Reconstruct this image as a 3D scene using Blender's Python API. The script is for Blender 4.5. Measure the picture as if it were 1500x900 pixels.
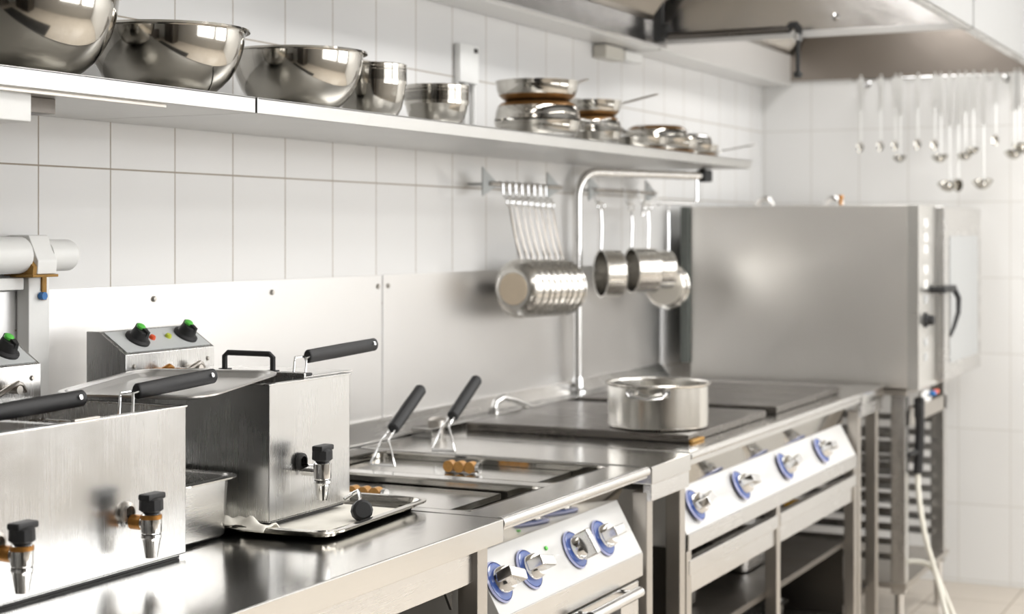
import bpy, bmesh, math, random
from mathutils import Vector, Matrix
random.seed(7)
SC = bpy.context.scene; COL = SC.collection; PI = math.pi
for o in list(bpy.data.objects): bpy.data.objects.remove(o)

# ---------------------------------------------------------------- camera, light, exposure
YAW = math.radians(26.2146)
cd = bpy.data.cameras.new('camera'); cam = bpy.data.objects.new('camera', cd); COL.objects.link(cam)
cam.location = (2.11, 0, 1.389); cam.rotation_euler = (PI/2, 0, YAW)
cd.sensor_width = 36; cd.lens = 2407.27/1500*36; cd.shift_y = -108/1500; cd.clip_start = .02
cd.dof.use_dof = True; cd.dof.focus_distance = 2.75; cd.dof.aperture_fstop = 4.1
SC.camera = cam
SC.view_settings.view_transform = 'Standard'; SC.view_settings.look = 'None'
SC.view_settings.gamma = 1; SC.view_settings.use_curve_mapping = False
SC.view_settings.exposure = -1.48
w = bpy.data.worlds.new('world'); SC.world = w; w.use_nodes = True
w.node_tree.nodes['Background'].inputs[0].default_value = (.95, .97, 1, 1)
w.node_tree.nodes['Background'].inputs[1].default_value = .3
def area(name, loc, rot, sx, sy, power, col=(1, .99, .98)):
    l = bpy.data.lights.new(name, 'AREA'); l.shape = 'RECTANGLE'; l.size = sx; l.size_y = sy
    l.energy = power; l.color = col
    o = bpy.data.objects.new(name, l); COL.objects.link(o); o.location = loc; o.rotation_euler = rot
    return o
area('ceiling_lamp_light', (2.6, 1.5, 2.93), (0, 0, 0), .5, 2.4, 66)
area('ceiling_lamp_light', (2.6, 5.0, 2.93), (0, 0, 0), .5, 2.4, 135)
area('ceiling_lamp_light', (3.6, 3.2, 2.93), (0, 0, 0), .5, 3.2, 85)
area('window_daylight', (4.42, 2.9, 1.75), (0, PI/2, 0), 1.5, 2.0, 50, (.97, .985, 1))
area('window_daylight', (4.42, 5.3, 1.75), (0, PI/2, 0), 1.5, 2.0, 105, (.97, .985, 1))
area('hood_fill_light', (.66, 3.85, 2.50), (0, 0, 0), .2, 1.5, 27)  # added fill inside the near hood, for splash and counters
area('hood_fill_light', (.66, 5.85, 2.42), (0, 0, 0), .3, 1.2, 13)  # added fill inside the far hood, brightening the back wall

# ---------------------------------------------------------------- materials
MATS = {}
def nt(name):
    m = bpy.data.materials.new(name); m.use_nodes = True; MATS[name] = m
    return m, m.node_tree, m.node_tree.nodes['Principled BSDF']
def simple(name, col, rough=.5, metal=0, noise=0, nscale=30, bump=0, coat=0, emit=0):
    m, t, b = nt(name)
    b.inputs['Base Color'].default_value = (*col, 1); b.inputs['Roughness'].default_value = rough
    b.inputs['Metallic'].default_value = metal; b.inputs['Coat Weight'].default_value = coat
    tc = t.nodes.new('ShaderNodeTexCoord')
    n = t.nodes.new('ShaderNodeTexNoise'); n.inputs['Scale'].default_value = nscale; n.inputs['Detail'].default_value = 4
    t.links.new(tc.outputs['Object'], n.inputs['Vector'])
    if noise:
        r = t.nodes.new('ShaderNodeMapRange')
        r.inputs['To Min'].default_value = 1-noise; r.inputs['To Max'].default_value = 1+noise
        mx = t.nodes.new('ShaderNodeVectorMath'); mx.operation = 'SCALE'; mx.inputs[0].default_value = col
        t.links.new(n.outputs['Fac'], r.inputs['Value']); t.links.new(r.outputs[0], mx.inputs['Scale'])
        t.links.new(mx.outputs[0], b.inputs['Base Color'])
    if bump:
        bp = t.nodes.new('ShaderNodeBump'); bp.inputs['Strength'].default_value = bump; bp.inputs['Distance'].default_value = .002
        t.links.new(n.outputs['Fac'], bp.inputs['Height']); t.links.new(bp.outputs[0], b.inputs['Normal'])
    if emit:
        b.inputs['Emission Color'].default_value = (*col, 1); b.inputs['Emission Strength'].default_value = emit
    return m
def steel(name, col=(.73, .72, .705), rough=.26, stretch=(1, 60, 60), amt=.045, bump=.08, wave=.25, smudge=.05):
    """brushed stainless: fine stretched scratches, slow smudges in the roughness, slightly uneven sheet"""
    m, t, b = nt(name)
    b.inputs['Metallic'].default_value = 1; b.inputs['Base Color'].default_value = (*col, 1)
    tc = t.nodes.new('ShaderNodeTexCoord'); mp = t.nodes.new('ShaderNodeMapping'); mp.inputs['Scale'].default_value = stretch
    n = t.nodes.new('ShaderNodeTexNoise'); n.inputs['Scale'].default_value = 6; n.inputs['Detail'].default_value = 5
    s = t.nodes.new('ShaderNodeTexNoise'); s.inputs['Scale'].default_value = 7; s.inputs['Detail'].default_value = 3
    t.links.new(tc.outputs['Object'], mp.inputs[0]); t.links.new(mp.outputs[0], n.inputs['Vector']); t.links.new(tc.outputs['Object'], s.inputs['Vector'])
    r = t.nodes.new('ShaderNodeMapRange'); r.inputs['To Min'].default_value = rough-amt; r.inputs['To Max'].default_value = rough+amt
    r2 = t.nodes.new('ShaderNodeMapRange'); r2.inputs['To Min'].default_value = -smudge; r2.inputs['To Max'].default_value = smudge
    ad = t.nodes.new('ShaderNodeMath'); ad.operation = 'ADD'; ad.use_clamp = True
    t.links.new(n.outputs['Fac'], r.inputs['Value']); t.links.new(s.outputs['Fac'], r2.inputs['Value'])
    t.links.new(r.outputs[0], ad.inputs[0]); t.links.new(r2.outputs[0], ad.inputs[1]); t.links.new(ad.outputs[0], b.inputs['Roughness'])
    bp = t.nodes.new('ShaderNodeBump'); bp.inputs['Strength'].default_value = bump*.12; bp.inputs['Distance'].default_value = .0003
    t.links.new(n.outputs['Fac'], bp.inputs['Height'])
    bq = t.nodes.new('ShaderNodeBump'); bq.inputs['Strength'].default_value = wave; bq.inputs['Distance'].default_value = .004
    t.links.new(s.outputs['Fac'], bq.inputs['Height']); t.links.new(bp.outputs[0], bq.inputs['Normal']); t.links.new(bq.outputs[0], b.inputs['Normal'])
    return m
S = steel('brushed_steel', stretch=(60, .5, 60), bump=.03)
SV = steel('brushed_steel_upright', col=(.64, .635, .625), rough=.27, amt=.05, stretch=(60, 60, .25), bump=.03, wave=.35, smudge=.08)
SS = steel('satin_steel_sheet', col=(.79, .78, .77), rough=.37, stretch=(60, 1, 60), wave=.10)
SP = steel('polished_steel', col=(.54, .52, .48), rough=.09, amt=.03, bump=.02, wave=.04, smudge=.02)
ST = steel('worktop_steel', col=(.70, .69, .67), rough=.15, stretch=(60, 1, 60), amt=.04, bump=.03, wave=.12, smudge=.04)
SO = steel('oven_steel', col=(.93, .905, .87), rough=.34, amt=.04, stretch=(1, 60, 60), wave=.12)
SH = steel('hood_steel', col=(.68, .665, .65), rough=.22, stretch=(1, 60, 60), wave=.4)
SD = steel('dull_frame_steel', col=(.55, .52, .48), rough=.38, wave=.1)
SDK = steel('dark_iron_plate', col=(.20, .185, .17), rough=.28, amt=.1, smudge=.12, wave=.2)
CH = simple('chrome', (.80, .80, .80), .1, 1)
BK = simple('black_plastic', (.013, .013, .014), .55, noise=.2, nscale=60, bump=.1)
BKM = simple('matt_black', (.02, .02, .02), .6, bump=.1)
SDD = steel('dark_steel', col=(.16, .145, .13), rough=.4, amt=.1, smudge=.1)  # dark-toned steel: shelves and sheets under the counters, stiffener, unseen cabinets
SHD = steel('brown_hood_steel', col=(.36, .32, .285), rough=.32, wave=.3)  # darker, browner sheet for the far end panel
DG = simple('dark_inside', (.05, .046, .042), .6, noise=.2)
WH = simple('white_plastic', (.86, .86, .84), .4, noise=.03)
PNL = simple('white_control_face', (.64, .635, .62), .3, .0, noise=.02, coat=.3)
BLUE = simple('blue_bezel', (.035, .085, .32), .25, coat=.5)
LILAC = simple('pale_blue_bezel_rim', (.42, .45, .70), .2, coat=.5)
GREEN = simple('green_cap', (.12, .62, .08), .35)
RED = simple('red_lamp', (.75, .10, .03), .3)
YEL = simple('yellow_green_lamp', (.55, .62, .06), .35)
WOOD = simple('amber_wood', (.50, .25, .06), .4, noise=.35, nscale=120, coat=.3)
BRASS = simple('rusty_brass', (.44, .20, .045), .35, .7, noise=.5, nscale=90)
RUST = simple('brown_grime', (.36, .20, .05), .8, noise=.5, nscale=60, bump=.4)
GREASE = simple('burnt_pan_base', (.24, .13, .045), .3, .7, noise=.5, nscale=25)
CLOTH = simple('cream_cloth', (.86, .83, .75), .95, noise=.06, nscale=25, bump=.5)
HOSEM = simple('cream_rubber_hose', (.74, .72, .64), .5, noise=.05)
BLUEP = simple('blue_plastic', (.02, .16, .45), .4)
CEIL = simple('ceiling_paint', (.84, .84, .82), .8, noise=.02)
WRIGHT = simple('plain_wall_paint', (.42, .40, .37), .7, noise=.03)
WDARK = simple('dark_passage_paint', (.13, .12, .11), .7, noise=.08, nscale=3)
LAMP = simple('lamp_diffuser', (1, .98, .95), .5, emit=5)
GLASSW = simple('daylight_pane', (.95, .97, 1), .2, emit=3.2)

def tile(name, ax, o1, o2, col, grout, w, h, rough=.1, bm_=.35, mort=.0017, vary=.03):
    m, t, b = nt(name)
    tc = t.nodes.new('ShaderNodeTexCoord'); sp = t.nodes.new('ShaderNodeSeparateXYZ'); cb = t.nodes.new('ShaderNodeCombineXYZ')
    t.links.new(tc.outputs['Object'], sp.inputs[0])
    for k, (a, off) in enumerate(((ax[0], o1), (ax[1], o2))):
        s = t.nodes.new('ShaderNodeMath'); s.operation = 'SUBTRACT'; s.inputs[1].default_value = off
        t.links.new(sp.outputs[a], s.inputs[0]); t.links.new(s.outputs[0], cb.inputs[k])
    br = t.nodes.new('ShaderNodeTexBrick'); br.offset = 0; br.squash = 1
    br.inputs['Scale'].default_value = 1; br.inputs['Brick Width'].default_value = w; br.inputs['Row Height'].default_value = h
    br.inputs['Mortar Size'].default_value = mort; br.inputs['Mortar Smooth'].default_value = .15
    br.inputs['Color1'].default_value = (*col, 1); br.inputs['Color2'].default_value = (*[c*(1-vary) for c in col], 1)
    br.inputs['Mortar'].default_value = (*grout, 1)
    t.links.new(cb.outputs[0], br.inputs['Vector'])
    n = t.nodes.new('ShaderNodeTexNoise'); n.inputs['Scale'].default_value = 3.2; n.inputs['Detail'].default_value = 2
    t.links.new(tc.outputs['Object'], n.inputs['Vector'])
    b1 = t.nodes.new('ShaderNodeBump'); b1.invert = True; b1.inputs['Strength'].default_value = bm_; b1.inputs['Distance'].default_value = .003
    b2 = t.nodes.new('ShaderNodeBump'); b2.inputs['Strength'].default_value = .12; b2.inputs['Distance'].default_value = .03
    t.links.new(br.outputs['Fac'], b1.inputs['Height']); t.links.new(n.outputs['Fac'], b2.inputs['Height'])
    t.links.new(b2.outputs[0], b1.inputs['Normal']); t.links.new(b1.outputs[0], b.inputs['Normal'])
    t.links.new(br.outputs['Color'], b.inputs['Base Color'])
    mr = t.nodes.new('ShaderNodeMapRange'); mr.inputs['To Min'].default_value = rough; mr.inputs['To Max'].default_value = .8
    t.links.new(br.outputs['Fac'], mr.inputs['Value']); t.links.new(mr.outputs[0], b.inputs['Roughness'])
    return m
TW = tile('wall_tiles', 'YZ', 2.3197, 1.5139, (.80, .795, .785), (.38, .33, .27), .2, .3)
TF = tile('far_wall_tiles', 'XZ', .015, 1.5139, (.83, .825, .81), (.62, .60, .56), .2, .3)
FL = tile('floor_tiles', 'XY', .167, .054, (.62, .555, .475), (.38, .33, .27), .3, .3, rough=.3, mort=.003, vary=.08)

# ---------------------------------------------------------------- geometry helpers
class MB:
    """collects shapes into one mesh"""
    def __init__(s): s.bm = bmesh.new()
    def _in(s, b, M=None):
        if M is not None: bmesh.ops.transform(b, matrix=M, verts=b.verts)
        me = bpy.data.meshes.new('t'); b.to_mesh(me); b.free(); s.bm.from_mesh(me); bpy.data.meshes.remove(me); return s
    def box(s, x0, x1, y0, y1, z0, z1, bev=0, M=None, seg=2):
        b = bmesh.new(); bmesh.ops.create_cube(b, size=1)
        for v in b.verts: v.co = ((x0+x1)/2+v.co.x*(x1-x0), (y0+y1)/2+v.co.y*(y1-y0), (z0+z1)/2+v.co.z*(z1-z0))
        if bev: bmesh.ops.bevel(b, geom=b.edges[:], offset=bev, segments=seg, affect='EDGES', profile=.5)
        return s._in(b, M)
    def tube(s, pts, r, n=12, closed=False, M=None, r1=None):
        b = bmesh.new(); P = [Vector(p) for p in pts]; rings = []; N = len(P); up = None
        for i, p in enumerate(P):
            if closed: d = P[(i+1) % N]-P[i-1]
            else: d = P[min(i+1, N-1)]-P[max(i-1, 0)]
            d.normalize()
            if up is None: up = Vector((0, 0, 1)) if abs(d.z) < .9 else Vector((1, 0, 0))
            a = up.cross(d).normalized(); c = d.cross(a).normalized(); up = c
            rr = r if r1 is None else r+(r1-r)*i/(N-1)
            rings.append([b.verts.new(p+rr*(math.cos(2*PI*k/n)*a+math.sin(2*PI*k/n)*c)) for k in range(n)])
        R = N if closed else N-1
        for i in range(R):
            A, B = rings[i], rings[(i+1) % N]
            for k in range(n): b.faces.new((A[k], A[(k+1) % n], B[(k+1) % n], B[k]))
        if not closed: b.faces.new(rings[0][::-1]); b.faces.new(rings[-1])
        bmesh.ops.recalc_face_normals(b, faces=b.faces); return s._in(b, M)
    def cyl(s, a, b_, r, n=20, r1=None): return s.tube([a, b_], r, n, r1=r1)
    def lathe(s, prof, M=None, n=40, sx=1):
        """prof: (r, z) pairs spun about z"""
        b = bmesh.new(); rings = []
        for r, z in prof:
            if r < 1e-5: rings.append([b.verts.new((0, 0, z))])
            else: rings.append([b.verts.new((sx*r*math.cos(2*PI*k/n), r*math.sin(2*PI*k/n), z)) for k in range(n)])
        for A, B in zip(rings, rings[1:]):
            for k in range(n):
                f = [A[k % len(A)], A[(k+1) % len(A)], B[(k+1) % len(B)], B[k % len(B)]]; u = []
                for v in f:
                    if v not in u: u.append(v)
                if len(u) > 2: b.faces.new(u)
        bmesh.ops.recalc_face_normals(b, faces=b.faces); return s._in(b, M)
    def prism(s, poly, axis, a0, a1, bev=0, M=None):
        """poly in the two other axes (in x,y,z order), extruded from a0 to a1"""
        b = bmesh.new()
        def P(u, v, a): return {'x': (a, u, v), 'y': (u, a, v), 'z': (u, v, a)}[axis]
        A = [b.verts.new(P(u, v, a0)) for u, v in poly]; B = [b.verts.new(P(u, v, a1)) for u, v in poly]
        b.faces.new(A); b.faces.new(B[::-1]); n = len(poly)
        for k in range(n): b.faces.new((A[k], B[k], B[(k+1) % n], A[(k+1) % n]))
        bmesh.ops.recalc_face_normals(b, faces=b.faces)
        if bev: bmesh.ops.bevel(b, geom=b.edges[:], offset=bev, segments=2, affect='EDGES', profile=.5)
        return s._in(b, M)
    def pan(s, x0, x1, y0, y1, zt, zb, rc=.03, flare=.012, lip=.01, t=.0012, M=None, mid=None):
        """rounded rectangular pan: rolled lip, flared walls, floor; closed double skin"""
        def ring(off, z, n=6):
            out = []; r = max(rc+off, .002)
            for cx_, cy_, a0 in ((x1, y1, 0), (x0, y1, 90), (x0, y0, 180), (x1, y0, 270)):
                ccx = cx_+off-r if cx_ == x1 else cx_-off+r
                ccy = cy_+off-r if cy_ == y1 else cy_-off+r
                for k in range(n+1):
                    a = math.radians(a0+90*k/n); out.append((ccx+r*math.cos(a), ccy+r*math.sin(a), z))
            return out
        b = bmesh.new()
        L = [(lip, zt-.004), (lip+.001, zt-.001), (lip-.001, zt), (0, zt), (-.003, zt-.004), (-flare, zb+.008), (-flare-.008, zb+t)]
        U = [(-flare-.008, zb), (-flare+.003-t, zb+.006), (-.003+t, zt-.006), (0, zt-.003), (lip-.002, zt-.0045)]
        R = [[b.verts.new(p) for p in ring(o, z)] for o, z in L]
        Q = [[b.verts.new(p) for p in ring(o, z)] for o, z in U]
        for seq in (R, Q, [Q[-1], R[0]]):
            for A, B in zip(seq, seq[1:]):
                for k in range(len(A)): b.faces.new((A[k], A[(k+1) % len(A)], B[(k+1) % len(A)], B[k]))
        b.faces.new(R[-1]); b.faces.new(Q[0][::-1])
        bmesh.ops.recalc_face_normals(b, faces=b.faces); return s._in(b, M)
    def build(s, name, mat, parent=None, label=None, ang=35):
        me = bpy.data.meshes.new(name)
        off = Vector((0, 0, 0)); p = parent
        while p is not None: off += p.location; p = p.parent
        if parent is not None:
            for v in s.bm.verts: v.co -= off
        s.bm.to_mesh(me); s.bm.free()
        me.materials.append(mat); me.shade_smooth(); me.set_sharp_from_angle(angle=math.radians(ang))
        o = bpy.data.objects.new(name, me); COL.objects.link(o)
        if parent is not None: o.parent = parent
        if label: o['label'] = label
        if ang < 90:
            wn = o.modifiers.new('wn', 'WEIGHTED_NORMAL'); wn.weight = 100; wn.keep_sharp = True
        return o
def tag(o, label, cat, group=None, kind=None):
    o['label'] = label; o['category'] = cat
    if group: o['group'] = group
    if kind: o['kind'] = kind
    return o
def thing(name, label, cat, loc=(0, 0, 0), group=None):
    o = bpy.data.objects.new(name, None); o.empty_display_size = .05; COL.objects.link(o); o.location = loc
    return tag(o, label, cat, group)
def centre(o):
    """put a parentless mesh's origin at its base centre"""
    vs = [v.co for v in o.data.vertices]
    c = Vector(((min(v.x for v in vs)+max(v.x for v in vs))/2, (min(v.y for v in vs)+max(v.y for v in vs))/2, min(v.z for v in vs)))
    o.data.transform(Matrix.Translation(-c)); o.location = c; return o
def struct(name, mb, mat):
    o = mb.build(name, mat); o['kind'] = 'structure'; return o
def copy_tree(o, parent=None):
    c = o.copy(); COL.objects.link(c); c.parent = parent
    for ch in [q for q in bpy.data.objects if q.parent == o]: copy_tree(ch, c)
    return c
def dup(o, label, loc, rot=None, group=None):
    c = copy_tree(o); c['label'] = label; c.location = loc
    if rot is not None: c.rotation_euler = rot
    if group: c['group'] = group
    return c
def arc(c, r, a0, a1, n, plane='yz'):
    out = []
    for k in range(n+1):
        a = math.radians(a0+(a1-a0)*k/n); u, v = r*math.cos(a), r*math.sin(a)
        out.append({'yz': (c[0], c[1]+u, c[2]+v), 'xz': (c[0]+u, c[1], c[2]+v), 'xy': (c[0]+u, c[1]+v, c[2])}[plane])
    return out
def frame(o, d, up=(0, 0, 1)):
    """matrix whose z axis points along d, at o"""
    z = Vector(d).normalized(); x = Vector(up).cross(z)
    if x.length < 1e-4: x = Vector((1, 0, 0))
    x.normalize(); y = z.cross(x)
    return Matrix.Translation(o) @ Matrix((x, y, z)).transposed().to_4x4()

# ---------------------------------------------------------------- the room
YF = 6.654
struct('floor', MB().box(-.15, 4.6, -3.6, YF+.15, -.1, 0), FL)
struct('wall_left', MB().box(-.15, 0, -3.5, YF+.15, 0, 3), TW)
struct('wall_back', MB().box(0, 4.5, YF, YF+.15, 0, 3), TF)
struct('wall_front', MB().box(0, 4.5, -3.6, -3.5, 0, 3), CEIL)
struct('ceiling', MB().box(-.15, 4.6, -3.6, YF+.15, 3, 3.1), CEIL)
wr = MB()
for y0, y1, z0, z1 in ((-3.5, 1.8, 0, 3), (1.8, 4.0, 0, 1.0), (1.8, 4.0, 2.5, 3), (4.0, 4.2, 0, 3), (4.2, 6.4, 0, 1.0), (4.2, 6.4, 2.5, 3), (6.4, YF, 0, 3)):
    wr.box(4.5, 4.6, y0, y1, z0, z1)
struct('wall_right', wr, WRIGHT)
for i, y0 in enumerate((1.8, 4.2)):
    f = MB()
    for a, b in ((y0, y0+.06), (y0+1.07, y0+1.13), (y0+2.14, y0+2.2)): f.box(4.50, 4.56, a, b, 1.0, 2.5)
    f.box(4.50, 4.56, y0, y0+2.2, 1.0, 1.06); f.box(4.50, 4.56, y0, y0+2.2, 2.44, 2.5)
    wf = struct('window_%d' % (i+1), f, WH)
    MB().box(4.57, 4.58, y0, y0+2.2, 1.0, 2.5).build('pane', GLASSW, wf)
for i, (x, y, l) in enumerate(((2.6, 1.5, 2.4), (2.6, 5.0, 2.4), (3.6, 3.2, 3.2))):
    t = thing('ceiling_light', ['long ceiling light above the near aisle', 'long ceiling light above the far aisle', 'long ceiling light nearest the windows'][i], 'light', (x, y, 2.95))
    MB().box(x-.28, x+.28, y-l/2-.03, y+l/2+.03, 2.96, 3.0, .005).build('housing', WH, t)
    MB().box(x-.25, x+.25, y-l/2, y+l/2, 2.945, 2.962).build('diffuser', LAMP, t)

# ---------------------------------------------------------------- splash panels on the tiled wall
def splash(y0, y1, screws, label, z1=1.285):
    t = thing('splash_panel', label, 'wall panel', (0, (y0+y1)/2, .93))
    MB().box(.0005, .004, y0, y1, .90, z1, .0008).build('sheet', SS, t)
    for y in screws:
        MB().lathe([(0, .006), (.004, .0055), (.006, .003), (.0065, 0)], frame((.004, y, z1-.028), (1, 0, 0)), 14).build('screw', SD, t)
splash(1.0, 2.255, (1.5, 2.19), 'satin steel splash panel at left, behind the twin fryer')
splash(2.262, 3.54, (2.645, 3.06, 3.52), 'satin steel splash panel behind the single fryer with dark screws along its top')
splash(3.548, 5.47, (3.57, 4.6, 5.4), 'satin steel splash panel behind the hanging pans and the pipe')
tag(centre(MB().prism([(.004, .93), (.018, .93), (.05, .885), (.05, .8805), (.004, .8805)], 'y', 2.66, 5.44, .001).build('upstand', S)),
    'low sloping steel upstand along the back of the counters', 'trim')

# ---------------------------------------------------------------- worktop table (left)
def leg(x, y, z1, s=.04, z0=0):
    return MB().box(x-s/2, x+s/2, y-s/2, y+s/2, z0+.03, z1, .003).cyl((x, y, z0), (x, y, z0+.035), s*.42)
t = thing('worktop_table', 'long polished steel worktop table carrying the two tabletop fryers', 'table', (.4, 1.6, 0))
MB().box(.006, .803, .6, 2.622, .838, .88, .003).build('worktop', ST, t)
MB().box(.735, .775, .6, 2.58, .775, .838, .002).build('frame_rail', S, t)
MB().box(.03, .07, .6, 2.58, .775, .838, .002).build('frame_rail', S, t)
for x, y in ((.765, 2.575), (.05, 2.575), (.765, .7), (.05, .7)): leg(x, y, .838).build('leg', SD, t)
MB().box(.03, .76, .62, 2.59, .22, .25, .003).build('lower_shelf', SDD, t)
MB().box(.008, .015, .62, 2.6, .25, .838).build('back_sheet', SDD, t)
MB().prism([(2.50, .775), (2.535, .775), (2.53, .73)], 'x', .742, .747).build('gusset', S, t)

# ---------------------------------------------------------------- drain taps
def tap(x, y, z, parent, rusty):
    """stub from the face at x, barrel, lever knob, conical nozzle"""
    c = MB().lathe([(.013, 0), (.016, .003), (.015, .008), (.010, .010)], frame((x, y-.004, z+.006), (1, 0, 0)), 20)
    c.build('escutcheon', SD if rusty else BKM, parent)
    b = MB().cyl((x+.005, y, z-.008), (x+.05, y, z-.008), .0105)
    b.lathe([(0, .018), (.012, .017), (.0155, .013), (.0155, -.012), (.013, -.016)], Matrix.Translation((x+.045, y, z-.008)), 24)
    bo = b.build('tap_body', CH, parent)
    MB().cyl((x+.010, y, z-.008), (x+.030, y, z-.008), .0112).lathe([(.0160, 0), (.0160, .006), (.013, .008), (0, .008)], Matrix.Translation((x+.045, y, z-.001)), 24).build('rusty_collar', BRASS, parent, 'rust-stained collar') if rusty else None
    n = MB().lathe([(.0145, 0), (.0155, -.004), (.0135, -.009), (.0095, -.034), (.0072, -.0345), (.0062, -.006)], Matrix.Translation((x+.045, y, z-.024)), 24)
    n.build('nozzle', CH, parent)
    k = MB().lathe([(0, .018), (.014, .018), (.0175, .015), (.018, .0), (.014, -.003), (0, -.003)], Matrix.Translation((x+.045, y, z+.0125)), 10)
    k.box(x+.034, x+.056, y-.018, y+.022, z+.027, z+.037, .003)
    k.build('tap_knob', BK, parent)

def basket_handle(p0, p1, foot, parent, r=.0125, wx=.012):
    """black grip from p0 to p1 with a bent pair of wires running from p0 down to foot"""
    p0, p1, foot = Vector(p0), Vector(p1), Vector(foot)
    d = (p1-p0).normalized(); L = (p1-p0).length
    MB().lathe([(0, 0), (r*.8, .0008), (r, .004), (r*1.04, L*.5), (r, L-.005), (r*.75, L-.0008), (0, L)], frame(p0, d), 20, sx=.8).build('grip', BK, parent)
    MB().lathe([(.004, 0), (.004, .004), (0, .005)], frame(p1-d*.02+Vector((.009, 0, .003)), (1, 0, .3)), 10).build('hole_rim', CH, parent)
    k = p0-d*.022
    m = MB()
    side = Vector((1, 0, 0))*wx
    for s in (-1, 1):
        m.tube([p0+d*.01+side*s*.45, p0+side*s*.45, k+side*s, k+side*s*1.05-Vector((0, 0, .006)), foot+side*s*1.1], .0021, 8)
    m.tube([foot-side*1.1, foot+side*1.1], .0021, 8)
    m.build('handle_wire', CH, parent)

def wire_basket(x0, x1, y0, y1, z0, z1):
    m = MB()
    for z in (z0, z1): m.tube([(x0, y0, z), (x1, y0, z), (x1, y1, z), (x0, y1, z)], .0018, 6, closed=True)
    n = 12
    for k in range(n+1):
        x = x0+(x1-x0)*k/n
        m.tube([(x, y0, z1), (x, y0, z0), (x, y1, z0), (x, y1, z1)], .0008, 4)
    for k in range(n+1):
        y = y0+(y1-y0)*k/n
        m.tube([(x0, y, z1), (x0, y, z0), (x1, y, z0), (x1, y, z1)], .0008, 4)
    for k in range(1, 5):
        z = z0+(z1-z0)*k/5
        m.tube([(x0, y0, z), (x1, y0, z), (x1, y1, z), (x0, y1, z)], .0008, 4, closed=True)
    return m

def control_head(y0, y1, parent, zb=1.10):
    """sloped control box at a fryer's rear: two black knobs, red and green lamps, clips, screws"""
    body = MB().prism([(.11, zb), (.20, zb), (.20, 1.172), (.139, 1.212), (.11, 1.212)], 'y', y0, y1, .0015)
    h = body.build('control_head', SV, parent)
    M = frame((.1695, (y0+y1)/2, 1.1925), (.040, 0, .061), (0, 1, 0))   # local x runs across the slope
    w = (y1-y0)/2
    def loc(v, u, n):                                            # v along y, u down the slope, n outward
        sl = Vector((.061, 0, -.040)).normalized(); nn = Vector((.040, 0, .061)).normalized()
        return Vector((.1695, (y0+y1)/2, 1.1925))+Vector((0, v, 0))+sl*u+nn*n
    nn = Vector((.040, 0, .061))
    pl = MB(); a = [loc(-w+.008, -.031, .0012), loc(w-.008, -.031, .0012), loc(w-.008, .031, .0012), loc(-w+.008, .031, .0012)]
    b = bmesh.new(); vs = [b.verts.new(p) for p in a]; ws = [b.verts.new(p-nn.normalized()*.0011) for p in a]
    b.faces.new(vs); b.faces.new(ws[::-1])
    for k in range(4): b.faces.new((vs[k], ws[k], ws[(k+1) % 4], vs[(k+1) % 4]))
    bmesh.ops.recalc_face_normals(b, faces=b.faces); pl._in(b); pl.build('face_plate', simple('grey_face_plate', (.60, .62, .62), .35) if 'grey_face_plate' not in MATS else MATS['grey_face_plate'], h)
    for v in (-w*.46, w*.62):
        p = loc(v, -.002, .001)
        kb = MB().lathe([(.024, 0), (.024, .004), (.018, .007), (.015, .021), (.013, .023), (0, .023)], frame(p, nn), 22)
        kb.box(-.004, .004, -.016, .016, .012, .027, .0015, frame(p, nn))
        kk = kb.build('knob', BK, h)
        MB().lathe([(.0085, 0), (.0085, .004), (.006, .0058), (0, .006)], frame(p+nn.normalized()*.0235+Vector((-.005, 0, .003)), nn), 18).build('knob_cap', GREEN, kk)
    for v, m_ in ((-w*.14, RED), (w*.22, YEL)):
        MB().lathe([(.0065, 0), (.0065, .003), (.005, .006), (0, .0075)], frame(loc(v, -.002, .0012), nn), 16).build('indicator_lamp', m_, h)
    for v in (-w+.022, w-.022):
        MB().lathe([(0, .003), (.003, .0028), (.0045, 0)], frame((.2005, (y0+y1)/2+v, 1.15), (1, 0, 0)), 12).build('screw', SD, h)
    for v in (-.035, .055):
        yy = (y0+y1)/2+v
        MB().tube([(.2, yy-.022, 1.128), (.218, yy-.01, 1.142), (.222, yy, 1.147), (.22, yy+.01, 1.143), (.216, yy+.022, 1.132)], .0045, 8)\
            .cyl((.199, yy, 1.136), (.226, yy, 1.136), .007).build('clip', BRASS if v < 0 else SD, h)
    return h

# twin fryer ------------------------------------------------------
def open_tank(x0, x1, y0, y1, z0, z1, cuts, lip=.004):
    """steel casing with open wells"""
    m = MB(); t_ = .0022
    m.box(x1-t_, x1, y0, y1, z0, z1, .0009).box(x0, x0+t_, y0, y1, z0, z1, .0009)
    m.box(x0, x1, y0, y0+t_, z0, z1, .0009).box(x0, x1, y1-t_, y1, z0, z1, .0009).box(x0, x1, y0, y1, z0, z0+t_)
    ys = [y0]+[c for c in cuts]+[y1]
    for c in cuts: m.box(x0+.003, x1-.003, c-.01, c+.01, z0, z1-.001, .001)
    # folded rim
    m.box(x1-.012, x1+.002, y0-.002, y1+.002, z1-.002, z1+.001, .001).box(x0-.002, x0+.016, y0-.002, y1+.002, z1-.002, z1+.001, .001)
    m.box(x0, x1, y0-.002, y0+.012, z1-.002, z1+.001, .001).box(x0, x1, y1-.012, y1+.002, z1-.002, z1+.001, .001)
    return m
t = thing('twin_fryer', 'wide steel tabletop fryer nearest the viewer with two drain taps', 'fryer', (.36, 1.82, .88))
open_tank(.205, .510, 1.535, 2.09, .886, 1.118, (1.812,)).build('casing', SV, t)
MB().box(.22, .505, 1.55, 2.08, .8805, .886).build('foot_plate', BKM, t)
for a, b in ((1.545, 1.80), (1.825, 2.08)):
    MB().box(.215, .50, a, b, 1.045, 1.05).build('oil', simple('brown_oil', (.16, .085, .02), .08) if 'brown_oil' not in MATS else MATS['brown_oil'], t)
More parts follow.
